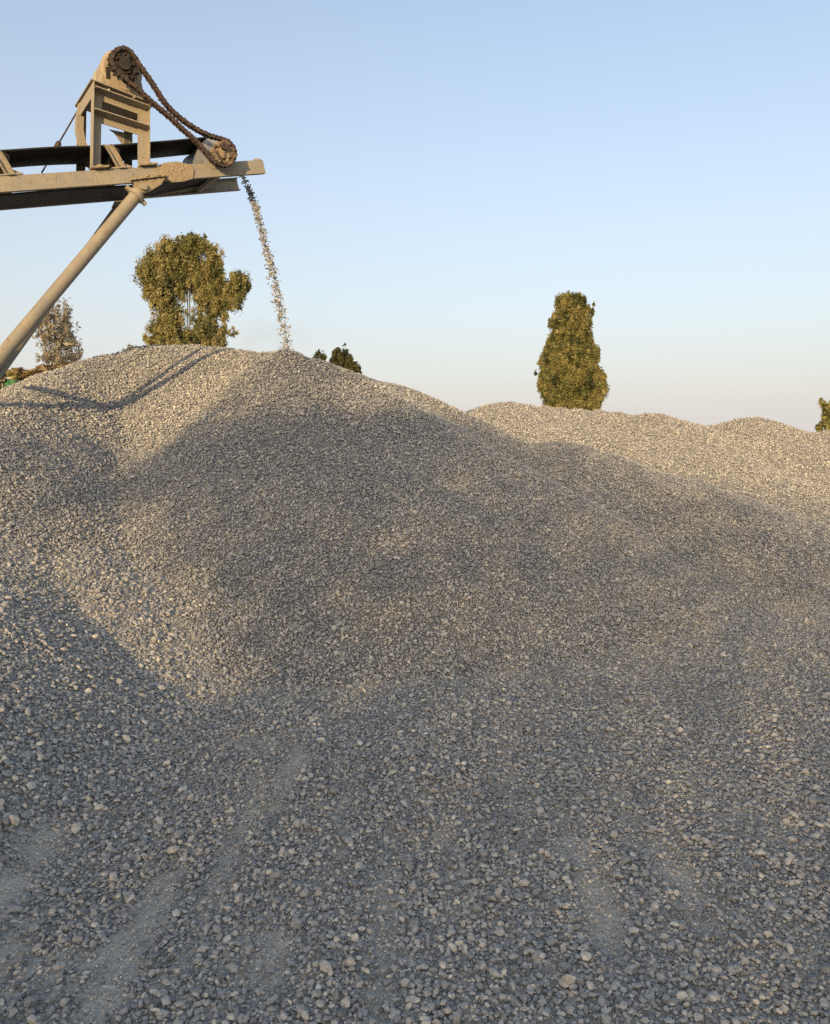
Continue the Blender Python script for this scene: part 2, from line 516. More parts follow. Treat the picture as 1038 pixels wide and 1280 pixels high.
def scatter(cell, y0, y1, med, sig, lo, hi, keep=1.0, sink=0.25, tone_shift=0.0, floor_only=False, thin=True, grit=False):
    xs = np.arange(-9.5, 12.5, cell); ys = np.arange(y0, y1, cell)
    # limit each row to what the lens sees, plus a margin
    X, Y = np.meshgrid(xs, ys)
    lim = 0.52 * Y + 1.6
    k = np.abs(X) < lim
    X, Y = X[k], Y[k]
    X = X + RNG.uniform(-.5, .5, X.shape) * cell; Y = Y + RNG.uniform(-.5, .5, Y.shape) * cell
    if keep < 1:
        k = RNG.random(X.shape) < keep; X, Y = X[k], Y[k]
    if grit:
        X = X + RNG.normal(0, 1.5, X.shape) * cell; Y = Y + RNG.normal(0, 1.5, Y.shape) * cell
    if grit:        # fine grit only where the floor shows
        k = RNG.random(X.shape) < dusty(X, Y) * .55 - .05; X, Y = X[k], Y[k]
        thin = False
    Z, O = surface(X, Y, True)
    e = 0.05
    gx = (surface(X + e, Y) - Z) / e; gy = (surface(X, Y + e) - Z) / e
    Nn = np.stack([-gx, -gy, np.ones_like(gx)], 1); Nn /= np.linalg.norm(Nn, axis=1)[:, None]
    P = np.stack([X, Y, Z], 1)
    px, py, cz = project(P)
    view = P - np.array(EYE); view /= np.linalg.norm(view, axis=1)[:, None]
    k = (py < 1420) & (cz > 0.8) & ((Nn * view).sum(1) < 0.14)
    if floor_only: k &= (O == 0)
    d = dusty(X, Y) if thin else np.zeros(X.shape)
    k &= RNG.random(X.shape) > d * 1.05
    X, Y, Z, O, P, Nn, d = X[k], Y[k], Z[k], O[k], P[k], Nn[k], d[k]
    n = len(X)
    size = np.clip(med * np.exp(sig * RNG.standard_normal(n)), lo, hi)
    size *= np.where(O == 2, 1.10, 1.0)
    size *= 1 - 0.35 * d
    S = np.stack([size * .5 * RNG.uniform(.85, 1.2, n), size * .5 * RNG.uniform(.8, 1.1, n), size * .5 * RNG.uniform(.75, 1.15, n)], 1)
    P = P + Nn * (size * (0.18 - sink) + 0.008 + RNG.uniform(-.45, .55, n) * size)[:, None]
    ax = np.stack([-Nn[:, 1], Nn[:, 0], np.zeros(n)], 1)
    la = np.linalg.norm(ax, axis=1)[:, None]; ax = ax / np.maximum(la, 1e-6)
    ang = np.arccos(np.clip(Nn[:, 2], -1, 1))
    q = quat_axis(ax, ang)
    q = qmul(q, quat_axis(np.tile([[0., 0., 1.]], (n, 1)), RNG.uniform(0, 2 * math.pi, n)))
    ta = RNG.uniform(0, 2 * math.pi, n)
    q = qmul(q, quat_axis(np.stack([np.cos(ta), np.sin(ta), np.zeros(n)], 1), np.abs(RNG.normal(0, 0.55, n))))
    tone = np.clip(RNG.beta(2.2, 2.6, n) + tone_shift + 0.10 * vnoise(X, Y, 0.8) + 0.04 * np.where(O > 0, 1, 0.3), 0, 1)
    pale = RNG.random(n) < 0.018
    tone = np.where(pale, RNG.uniform(.85, 1, n), tone)
    return P, q, S, tone, O

LAY = [
    scatter(0.0150, 1.5, 9.0, 0.0192, 0.34, 0.009, 0.050, sink=0.22),
    scatter(0.0200, 9.0, 13.6, 0.0255, 0.30, 0.012, 0.050, sink=0.20),
    scatter(0.0300, 13.6, 23.0, 0.0370, 0.25, 0.018, 0.06, sink=0.20),
    scatter(0.0130, 1.5, 5.0, 0.0120, 0.30, 0.005, 0.019, keep=0.5, sink=0.25),
    scatter(0.0800, 1.5, 9.0, 0.0345, 0.20, 0.026, 0.050, keep=0.32, sink=0.02, tone_shift=0.06),
    scatter(0.0090, 1.5, 6.5, 0.0075, 0.35, 0.003, 0.014, sink=0.30, grit=True, tone_shift=0.18),
]
P, Q, S, TN, OWN = (np.concatenate([l[i] for l in LAY]) for i in range(5))
print('stones', len(P))
for i in range(len(ORDER) + 1):
    k = OWN == i
    if not k.any(): continue
    if i == 0:
        o = stone_object('gravel', P[k], Q[k], S[k], TN[k])
        tag(o, 'loose blue-grey crushed gravel strewn over the yard floor')
    else:
        stone_object('stones', P[k], Q[k], S[k], TN[k], heap_obj[ORDER[i - 1]])

# ------------------------------------------------------------------ conveyor
U_H = Vector((0.835, 0.55, 0)).normalized()
V = Vector((-U_H.y, U_H.x, 0))                       # across the belt, away from the camera
P0 = at(329.5, 208, 10.0)                           # nose of the near side beam

def PL(px, py, vo=0.0):
    """point of the upright plane along the conveyor, vo metres behind its near face, seen at a pixel"""
    d = ray(px, py)
    t = (P0 + V * vo - EYE).dot(V) / d.dot(V)
    return EYE + d * t

A0 = PL(0, 230.0)
UD = (P0 - A0).normalized()                          # conveyor direction, uphill
UP = UD.cross(V).normalized()
if UP.z < 0: UP = -UP
BW = 0.80                                            # distance between the near and far beams
LEN = 15.5
tail = P0 - UD * LEN
conv = empty('belt_conveyor', (tail.x, tail.y, 0.0), 'dusty beige belt conveyor dropping stones onto the heap, chain drive on top', 'conveyor')

def CP(s, v, h):
    """s metres back from the nose, v across, h above the beam's centre line"""
    return P0 - UD * s + V * v + UP * h

def channel(v, flip, name, label=None):
    m = MB()
    hh = 0.075
    m.box(CP(LEN / 2, v, 0), UD * (LEN / 2), V * 0.005, UP * hh)
    for sg in (-1, 1):
        m.box(CP(LEN / 2, v + flip * 0.030, sg * (hh - 0.005)), UD * (LEN / 2), V * 0.0245, UP * 0.005)
    return m.build(name, M['beam'], conv, 0.0015)
near_beam = channel(0.0, 1, 'side_beam')
far_beam = channel(BW, -1, 'side_beam')
m = MB()    # closed end of the beam nose, mud lumps on the top edge
m.box(CP(-0.004, 0.026, 0), UD * 0.004, V * 0.03, UP * 0.073)
m.blob(CP(0.05, 0.02, 0.082), 0.028, (1.6, 1, .6), 3)
m.build('end_cap', M['beam'], conv)
# cross members
for s in (0.55, 1.95, 3.6, 5.4, 7.2, 9.0, 10.8, 12.6, 14.4):
    m = MB()
    m.box(CP(s, BW / 2, -0.045), UD * 0.03, V * (BW / 2 - 0.02), UP * 0.02)
    m.build('cross_member', M['beam'], conv)
# splice plates caked in mud on the near beam
m = MB()
pol = [PL(196, 207, -.02), PL(206, 203, -.02), PL(222, 201.5, -.02), PL(239, 206, -.02), PL(243, 212, -.02), PL(241, 223, -.02), PL(230, 226.5, -.02), PL(216, 227.5, -.02), PL(206, 221, -.02), PL(200, 219, -.02)]
m.prism(pol, V * 0.03)
for k in range(26):
    q = PL(random.uniform(206, 240), random.uniform(205, 224), -.02)
    m.blob(q, random.uniform(.005, .012), (1, 1, .8), k, .4, 1)
m.build('splice_plate', M['mud'], conv, 0.004, 'beam splice plate caked in dried mud')
# belt: troughed carrying run, wrap round the pulley, flat return run
PUL_R = 0.185
PC = PL(268.5, 193.5, 0.10)
ps = -(PC - P0).dot(UD); ph = (PC - P0).dot(UP)      # pulley axis in conveyor coordinates
def belt_mesh():
    th = 0.016
    prof = [(-0.32, 1.0), (-0.27, .82), (-0.14, 0.28), (-0.11, 0.18), (0, 0.12), (0.11, 0.18), (0.14, 0.28), (0.27, .82), (0.32, 1.0)]
    top = ph + PUL_R
    rows = []
    s = LEN - 0.5
    while s > ps + 0.001:
        f = min(1.0, max(0.0, (s - ps) / 0.9)); f = f * f * (3 - 2 * f)
        sag = 0.004 * math.cos((s - 1.75) * 2 * math.pi / 1.06)
        rows.append([(s, BW / 2 + a, top + f * (b * 0.055 - 0.085) - sag * f) for a, b in prof])
        s -= 0.15
    for k in range(0, 13):
        a = math.pi / 2 - math.pi * k / 12 * 1.02
        rows.append([(ps - math.cos(a) * PUL_R, BW / 2 + x, ph + math.sin(a) * PUL_R) for x, b in prof])
    bot = ph - PUL_R
    s = ps + 0.1
    while s < LEN - 0.5:
        f = min(1.0, max(0.0, (s - ps) / 1.0)); f = f * f * (3 - 2 * f)
        rows.append([(s, BW / 2 + x, bot + f * (-0.085 - bot) - 0.010 * math.sin(s * 2.1) * f) for x, b in prof])
        s += 0.3
    vs = [CP(*p) for r in rows for p in r]
    n = len(prof); fs = []
    for i in range(len(rows) - 1):
        for j in range(n - 1):
            fs.append((i * n + j, i * n + j + 1, (i + 1) * n + j + 1, (i + 1) * n + j))
    m = MB(); m.add(vs, fs, True)
    o = m.build('belt', M['rubber'], conv)
    so_ = o.modifiers.new('thick', 'SOLIDIFY'); so_.thickness = th; so_.offset = 0
belt_mesh()
# stones riding on the belt
# head pulley
m = MB()
m.tube([CP(ps, 0.075, ph), CP(ps, 0.10, ph), CP(ps, BW - 0.10, ph), CP(ps, BW - 0.075, ph)], [PUL_R - .012] * 4, 32)
for v in (0.072, BW - 0.082):
    m.tube([CP(ps, v, ph), CP(ps, v + 0.012, ph)], [PUL_R - .004] * 2, 32)
pul = m.build('head_pulley', M['steel'], conv)
m = MB(); m.tube([CP(ps, -0.24, ph), CP(ps, BW + 0.08, ph)], [0.035] * 2, 14); m.build('shaft', M['grease'], pul)
for v in (0.0, BW):
    m = MB()
    m.box(CP(ps, v, 0.075 + 0.018), UD * 0.13, V * 0.035, UP * 0.017)
    m.box(CP(ps, v, (0.093 + ph) / 2), UD * 0.075, V * 0.034, UP * max(0.02, (ph - 0.075) / 2))
    m.tube([CP(ps, v - 0.036, ph), CP(ps, v + 0.036, ph)], [0.075] * 2, 18)
    m.build('bearing_block', M['mud'], conv, 0.006)

# motor stand ------------------------------------------------------
def L_bar(m, a, b, wdir, w, odir, d, th=0.010):
    """angle iron: web (w along wdir) in the plane of the conveyor, flange (d along odir) on the web's first edge"""
    a, b, wdir, odir = Vector(a), Vector(b), Vector(wdir).normalized(), Vector(odir).normalized()
    m.prism([a, a + wdir * w, b + wdir * w, b], V * th)
    m.prism([a, a + odir * d, b + odir * d, b], wdir * th)

stand = MB()
hU = U_H
# near posts
NLb, NLt = PL(113.5, 210.5), PL(115.5, 103)
NRb, NRt = PL(187.0, 205.5), PL(187.0, 131)
stand_l = MB(); L_bar(stand_l, NLb + V * .035, NLt + V * .035, hU, 0.105, -V, 0.09)
stand_r = MB(); L_bar(stand_r, NRb + V * .035, NRt + V * .035, -hU, 0.115, -V, 0.06)
FO = V * 0.70
far_l = MB(); L_bar(far_l, NLb + FO, NLt + FO, hU, 0.09, V, 0.05)
far_r = MB(); L_bar(far_r, NRb + FO, NRt + FO, -hU, 0.09, V, 0.05)
mst = MB()
mst.v = []; 
stand_root = None
# rails between the near posts
rl = MB()
def rail(m, pa, pb, face_h, lip, v0):
    a, b = PL(*pa) + V * v0, PL(*pb) + V * v0
    dn = Vector((0, 0, -face_h))
    m.prism([a, b, b + dn, a + dn], V * 0.010)
    m.prism([a, b, b - V * lip, a - V * lip], Vector((0, 0, 0.010)))
plate = MB()
c4 = [NLt - V * .045 - hU * .02 + Vector((0, 0, .012)), NRt - V * .045 + hU * .04 + Vector((0, 0, .004)), NRt + FO + V * .08 + hU * .04 + Vector((0, 0, .004)), NLt + FO + V * .08 - hU * .02 + Vector((0, 0, .012))]
plate.prism(c4, Vector((0, 0, 0.014)))
st = plate.build('motor_stand', M['frame'], conv, 0.002)
stand_l.build('post', M['frame'], st); stand_r.build('post', M['frame'], st)
far_l.build('post', M['frame'], st); far_r.build('post', M['frame'], st)
m = MB(); rail(m, (118, 111.5), (185, 136), 0.070, 0.13, 0.045); m.build('rail', M['frame'], st)
m = MB(); rail(m, (117, 139), (185, 160.5), 0.080, 0.13, 0.045); m.build('rail', M['frame'], st)
# side and rear rails
m = MB()
a, b = NLt + V * .0 - Vector((0, 0, .004)), NLt + FO - Vector((0, 0, .004))
m.prism([a, b, b - Vector((0, 0, .13)), a - Vector((0, 0, .13))], hU * 0.010)
m.build('rail', M['frame'], st)
m = MB()
a, b = NRt - Vector((0, 0, .01)) - hU * .012, NRt + FO - Vector((0, 0, .01)) - hU * .012
m.prism([a, b, b - Vector((0, 0, .09)), a - Vector((0, 0, .09))], hU * 0.010)
m.build('rail', M['frame'], st)
m = MB()
a, b = NLb.lerp(NLt, .34) + FO, NRb.lerp(NRt, .34) + FO
m.prism([a, b, b - Vector((0, 0, .08)), a - Vector((0, 0, .08))], V * 0.010)
m.build('rail', M['frame'], st)
# diagonal brace on the rear face
m = MB(); q = NRt + FO - Vector((0, 0, .09))
m.prism([q, q - hU * .26, q - hU * .20 - Vector((0, 0, .03)), q - hU * .09 - Vector((0, 0, .17)), q - Vector((0, 0, .17))], V * .012); m.build('gusset', M['frame'], st)
# foot plates
for q, wv in ((PL(125, 210, 0.0), .085), (PL(185, 206.5, 0.0), .10)):
    m = MB(); m.box(q + V * .0 + Vector((0, 0, .004)), UD * wv, V * 0.055, UP * 0.010)
    m.blob(q + V * -.02 + Vector((0, 0, .016)), .03, (1.7, 1.2, .5), 5, .3)
    m.build('foot_plate', M['mud'], st, 0.003)
# bolts on the top rail
for bx in ((135.5, 112.5), (167.5, 121.5)):
    m = MB(); q = PL(bx[0], bx[1], -0.02); m.tube([q - V * .02, q + V * .02], [.012] * 2, 8)
    m.build('bolt', M['cream'], st)
# curved guard on the far left post
m = MB()
cur = [PL(99, 128, .6), PL(96, 146, .6), PL(95.5, 160, .6), PL(98, 173, .6), PL(102, 184, .6), PL(108, 196, .6)]
for i in range(len(cur) - 1):
    a, b = cur[i], cur[i + 1]
    m.prism([a, b, b + hU * .075, a + hU * .075], V * 0.09)
m.build('belt_guard', M['frame'], conv)

# motor ------------------------------------------------------------
MC = PL(152.5, 88, 0.06)
AX = V
def ring(c, v0, r0): return c + AX * v0
mt = MB()
mt.tube([MC + AX * v for v in (-.01, 0.0, .03, .05, .27, .30, .36, .38)], [.19, .212, .218, .205, .205, .195, .15, .10], 36)
side = UD.cross(AX)
# feet of the gearbox
for sg in (-1, 1):
    q = MC + hU * (sg * .165) - Vector((0, 0, .13))
    mt.prism([q + hU * (.07 * sg) - Vector((0, 0, .10)), q - hU * (.10 * sg) - Vector((0, 0, .10)), q - hU * (.10 * sg) + Vector((0, 0, .02)), q + hU * (.035 * sg) + Vector((0, 0, .085))], AX * .30)
motor = mt.build('gear_motor', M['motor'], conv, 0.006)
m = MB()
for k in range(14):       # cooling fins round the rear motor
    pass
m.tube([MC + AX * v for v in (.36, .38, .60, .63)], [.10, .135, .135, .10], 24)
for k in range(16):
    a = 2 * math.pi * k / 16
    d = hU * math.cos(a) + Vector((0, 0, 1)) * math.sin(a)
    m.box(MC + AX * .49 + d * .14, AX * .10, d * .014, d.cross(AX) * .004)
m.box(MC + AX * .48 - hU * .12 + Vector((0, 0, .04)), hU * .055, AX * .06, Vector((0, 0, .075)))
m.build('motor_body', M['cream'], motor, 0.004)
m = MB(); q = MC + hU * -.11 + AX * -.014 + Vector((0, 0, -.02))
m.box(q, hU * .06, AX * .012, Vector((0, 0, .012)))
m.box(q + Vector((0, 0, -.05)) - hU * .045, hU * .014, AX * .012, Vector((0, 0, .05)))
m.build('casing_rib', M['dark'], motor)

# sprockets and chain ----------------------------------------------
VC = -0.135
SU = PL(155.0, 81.5, VC); SD_ = PL(279.5, 191.5, VC)
def sprocket(c, r, teeth, name, mat, hub, parent):
    m = MB(); n = teeth * 4; ringo = []
    e1, e2 = UD, UP
    for k in range(n):
        a = 2 * math.pi * k / n
        rr = r if (k % 4) in (1, 2) else r - .022
        ringo.append(c + (e1 * math.cos(a) + e2 * math.sin(a)) * rr - AX * .012)
    m.prism(ringo, AX * .024)
    m.tube([c - AX * .05, c + AX * .10], [hub] * 2, 18)
    return m.build(name, mat, parent)
sp1 = sprocket(SU, .168, 19, 'sprocket', M['dark'], .06, motor)
sp2 = sprocket(SD_, .135, 15, 'sprocket', M['mud'], .07, pul)
m = MB()
for k in range(60):      # dried mud and grease over the lower sprocket
    a = random.uniform(0, 2 * math.pi); r = .125 * math.sqrt(random.random())
    m.blob(SD_ + UD * (r * math.cos(a)) + UP * (r * math.sin(a)) - AX * random.uniform(.015, .045), random.uniform(.016, .034), (1, 1, 1), k, .5, 1)
m.build('mud_crust', M['crust'], sp2)
m = MB()
for k in range(40):
    a = random.uniform(0, 2 * math.pi); r = .15 * math.sqrt(random.random())
    m.blob(SU + UD * (r * math.cos(a)) + UP * (r * math.sin(a)) - AX * random.uniform(.012, .03), random.uniform(.012, .028), (1, 1, 1), k, .5, 1)
m.build('grease_crust', M['dark'], sp1)
CH = [(169.7, 75), (175, 82.5), (189.6, 103), (208, 131), (227, 149), (244.5, 161), (260.7, 169), (275.6, 173.5), (285, 177), (291, 184), (293.5, 192), (290.5, 202), (281, 207), (270, 204), (261, 195.5),
      (250, 181.5), (240.5, 172), (227, 160.5), (213.5, 147.5), (201, 137), (188, 126), (175, 114), (164, 105.5), (151, 94.5), (142.5, 86), (138.5, 77), (140.5, 67.5), (147, 62), (155, 60.5), (163, 65)]
pts = [PL(x, y, VC) for x, y in CH]
def catmull(pts, step):
    out = []; n = len(pts)
    for i in range(n):
        p0, p1, p2, p3 = pts[i - 1], pts[i], pts[(i + 1) % n], pts[(i + 2) % n]
        k = max(2, int((p2 - p1).length / 0.01))
        for j in range(k):
            t = j / k
            out.append(0.5 * ((2 * p1) + (p2 - p0) * t + (2 * p0 - 5 * p1 + 4 * p2 - p3) * t * t + (3 * p1 - p0 - 3 * p2 + p3) * t ** 3))
    res = [out[0]]; acc = 0
    for a, b in zip(out, out[1:]):
        acc += (b - a).length
        if acc >= step: res.append(b); acc = 0
    return res
cp = catmull(pts, 0.040)
m = MB()
for i in range(len(cp)):
    a, b = cp[i], cp[(i + 1) % len(cp)]
    d = (b - a)
    if d.length > 0.09 or d.length < 0.01: continue
    t = d.normalized(); nrm = t.cross(AX)
    wv = .026 if i % 2 else .034
    for sg in (-1, 1):
        c = (a + b) / 2 + AX * (sg * wv)
        hexa = [c + t * (math.cos(q) * (d.length * .68)) + nrm * (math.sin(q) * .023) for q in [k * math.pi / 4 + math.pi / 8 for k in range(8)]]
        m.prism([h - AX * .004 for h in hexa], AX * .008)
    m.tube([a - AX * .03, a + AX * .03], [.015] * 2, 8)
    if random.random() < .9:
        m.blob((a + b) / 2 + nrm * random.uniform(-.012, .012) + AX * random.uniform(-.03, .03), random.uniform(.012, .022), (1, 1, 1), i, .6, 1)
m.build('drive_chain', M['grease'], conv)

# idlers -----------------------------------------------------------
def idler(s):
    base = MB()
    base.box(CP(s, BW / 2, 0.082), UD * 0.035, V * (BW / 2 + .03), UP * 0.006)
    base.box(CP(s, BW / 2, 0.10), UD * 0.006, V * (BW / 2 - .02), UP * 0.018)
    for v in (0.03, BW - 0.03):
        base.box(CP(s, v, 0.084), UD * 0.11, V * .045, UP * 0.008)
    o = base.build('idler', M['frame'], conv, 0.002)
    for v, sg in ((0.02, 1), (BW - 0.02, -1)):
        m = MB()
        # leaning end stand: flanged plate that curves back as it rises
        prof = [(-.040, .09), (-.022, .15), (.0, .23), (.03, .305), (.05, .325)]
        for (a0, h0), (a1, h1) in zip(prof[:-1], prof[1:]):
            p = [CP(s + a0, v, h0), CP(s + a0 + .085, v, h0), CP(s + a1 + .085, v, h1), CP(s + a1, v, h1)]
            m.prism(p, V * (.008 * sg))
            m.prism([CP(s + a0, v, h0), CP(s + a1, v, h1), CP(s + a1, v - .035 * sg, h1), CP(s + a0, v - .035 * sg, h0)], UD * -.008)
            m.prism([CP(s + a0 + .085, v, h0), CP(s + a1 + .085, v, h1), CP(s + a1 + .085, v - .035 * sg, h1), CP(s + a0 + .085, v - .035 * sg, h0)], UD * .008)
        m.prism([CP(s - .045, v, .092), CP(s - .13, v, .092), CP(s - .03, v, .14)], V * (.01 * sg))
        m.build('end_stand', M['frame'], o, 0.002)
    r = 0.05
    top = ph + PUL_R - 0.095
    for a, b in (((BW / 2 - .12, top - r - .0), (BW / 2 + .12, top - r - .0)), ((BW / 2 - .15, top + .0 - r), (BW / 2 - .33, top + .045 - r)), ((BW / 2 + .15, top - r), (BW / 2 + .33, top + .045 - r))):
        m = MB(); m.tube([CP(s, *a), CP(s, *b)], [r] * 2, 16); m.build('roller', M['dark'], o)
s_id = None
def s_of(px, py): return -(PL(px, py) - P0).dot(UD)
s1 = s_of(152, 208)
sp = s_of(14, 220) - s1
for k in range(8):
    idler(s1 + k * sp)

# support legs ------------------------------------------------------
JT = PL(178.5, 234.5, -0.01)
B1 = PL(0, 447, -0.01)
dl = (B1 - JT).normalized()
foot = JT + dl * ((JT.z + 0.1) / -dl.z)
leg = MB()
leg.tube([JT + dl * .07, JT + dl * 1.1, JT + dl * 2.3, foot], [.067, .067, .068, .068], 24)
lg = leg.build('support_leg', M['pipe'], conv)
m = MB(); m.tube([JT + dl * .10, JT + dl * .14], [.088] * 2, 20)
side_ = dl.cross(V).normalized()
for sg in (-1, 1):
    m.box(JT + dl * .12 + side_ * (sg * .10), dl * .018, V * .03, side_ * .03)
m.build('clamp', M['frame'], lg, 0.004)
m = MB()
br = [PL(166, 227), PL(206, 222.5), PL(201, 231), PL(187, 239.5), PL(180, 241.5), PL(172, 240.5), PL(168, 236)]
m.prism([p - V * .03 for p in br], V * .016)
m.prism([p + V * .025 for p in br], V * .016)
a, b = PL(163, 225.0), PL(204, 220.0)
m.box((a + b) / 2, (b - a) / 2 * 1.05, V * .055, UP * .012)
for k in range(12):
    m.blob(a.lerp(b, random.random()) - V * .05 + UP * random.uniform(-.01, .015), random.uniform(.01, .022), (1.5, 1, .8), k, .4, 1)
m.build('bracket', M['mud'], conv, 0.003)
m = MB(); m.tube([JT - V * .062, JT - V * .04, JT + V * .06], [.034, .038, .038], 16); m.build('pivot_pin', M['frame'], lg, 0.004)
# far leg, thinner
J2 = PL(147, 260, BW - .02); B2 = PL(0, 465, .12)
d2 = (B2 - J2).normalized(); f2 = J2 + d2 * ((J2.z + .1) / -d2.z)
m = MB(); m.tube([J2, J2 + d2 * 1.2, f2], [.045, .045, .045], 20)
lg2 = m.build('support_leg', M['pipe'], conv)
m = MB(); m.prism([PL(145, 248, BW - .05), PL(160, 246, BW - .05), PL(158, 254, BW - .05), PL(148, 262, BW - .05), PL(140, 259, BW - .05)], V * .03)
m.build('bracket', M['frame'], conv)
q1 = PL(-9, 447 + 9 * 1.19, .05); q2 = q1 + V * .95 + Vector((0, 0, .03))
m = MB(); m.tube([q1, q2], [.042, .042], 14); m.build('cross_brace', M['pipe'], conv)
# trestle under the lower half (outside the frame)
for v in (0, BW):
    m = MB(); q = CP(7.2, v, -0.08); m.tube([q, Vector((q.x - .3, q.y, -.1))], [.07, .07], 16); m.build('support_leg', M['pipe'], conv)
# pull cord with turnbuckle
m = MB(); c0, c1 = PL(100, 133, .78), PL(52, 216, .78)
m.tube([c0, c1], [.009] * 2, 8)
t0, t1 = c0.lerp(c1, .53), c0.lerp(c1, .64)
m.tube([t0, t0.lerp(t1, .2), t0.lerp(t1, .8), t1], [.012, .03, .03, .012], 8)
m.build('tie_rod', M['grease'], conv)

# ------------------------------------------------------------------ falling stones
E0 = PL(300, 214, BW / 2)
E1 = at(360, 441, 10.6)
n = 1300
T = np.sort(RNG.random(n))
drop = E0.z - E1.z
tt = np.sqrt(T)                     # even flow: stones thin out as they speed up
tt = 0.55 * T + 0.45 * np.sqrt(T)
hx = np.array([(E0 + (E1 - E0) * float(a))[:] for a in tt])
hx[:, 2] = E0.z - drop * (0.40 * tt + 0.60 * tt ** 2)
spread = 0.019 + 0.029 * tt
F = hx + RNG.normal(0, 1, (n, 3)) * spread[:, None] * np.array([.75, .75, 1.0])
qs = RNG.standard_normal((n, 4)); qs /= np.linalg.norm(qs, axis=1)[:, None]
sz = np.clip(.0235 * np.exp(.28 * RNG.standard_normal(n)), .014, .05)
fo = stone_object('falling_gravel', F, qs, np.stack([sz * .5] * 3, 1), np.clip(RNG.beta(2.2, 3.2, n), 0, 1))
tag(fo, 'stream of grey stones falling from the conveyor head onto the heap')

# ------------------------------------------------------------------ plants
def leaves_mesh(name, mat, C, L, W, drop, tone, parent):
    """C centres (n,3); each leaf spray is a bent strip of two quads"""
    n = len(C)
    yaw = RNG.uniform(0, 2 * math.pi, n)
    tilt = drop
    d = np.stack([np.cos(yaw) * np.cos(tilt), np.sin(yaw) * np.cos(tilt), np.sin(tilt)], 1)
    r = RNG.standard_normal((n, 3)); sd = np.cross(d, r); sd /= np.linalg.norm(sd, axis=1)[:, None]
    up = np.cross(sd, d)
    Lc, Wc = L[:, None], W[:, None]
    a = C - d * Lc * .5; mid = C + up * Lc * .10; e = C + d * Lc * .5
    verts = np.stack([a, mid - sd * Wc * .5, mid + sd * Wc * .5, e], 1).reshape(-1, 3)
    org = np.array(root_loc(parent)) if parent is not None else 0
    verts = verts - org
    idx = np.arange(n)[:, None] * 4
    tri = np.concatenate([idx + [[0, 1, 2]], idx + [[2, 1, 3]]], 1).reshape(-1)
    me = bpy.data.meshes.new(name)
    me.vertices.add(4 * n); me.vertices.foreach_set('co', verts.astype(np.float32).ravel())
    me.loops.add(len(tri)); me.loops.foreach_set('vertex_index', tri.astype(np.int32))
    me.polygons.add(2 * n)
    me.polygons.foreach_set('loop_start', np.arange(0, 6 * n, 3, dtype=np.int32))
    at_ = me.attributes.new('tone', 'FLOAT', 'POINT'); at_.data.foreach_set('value', np.repeat(tone, 4).astype(np.float32))
    me.materials.append(mat)
    me.update(); me.validate()
    o = bpy.data.objects.new(name, me)
    COL.objects.link(o)
    if parent is not None: o.parent = parent
    return o

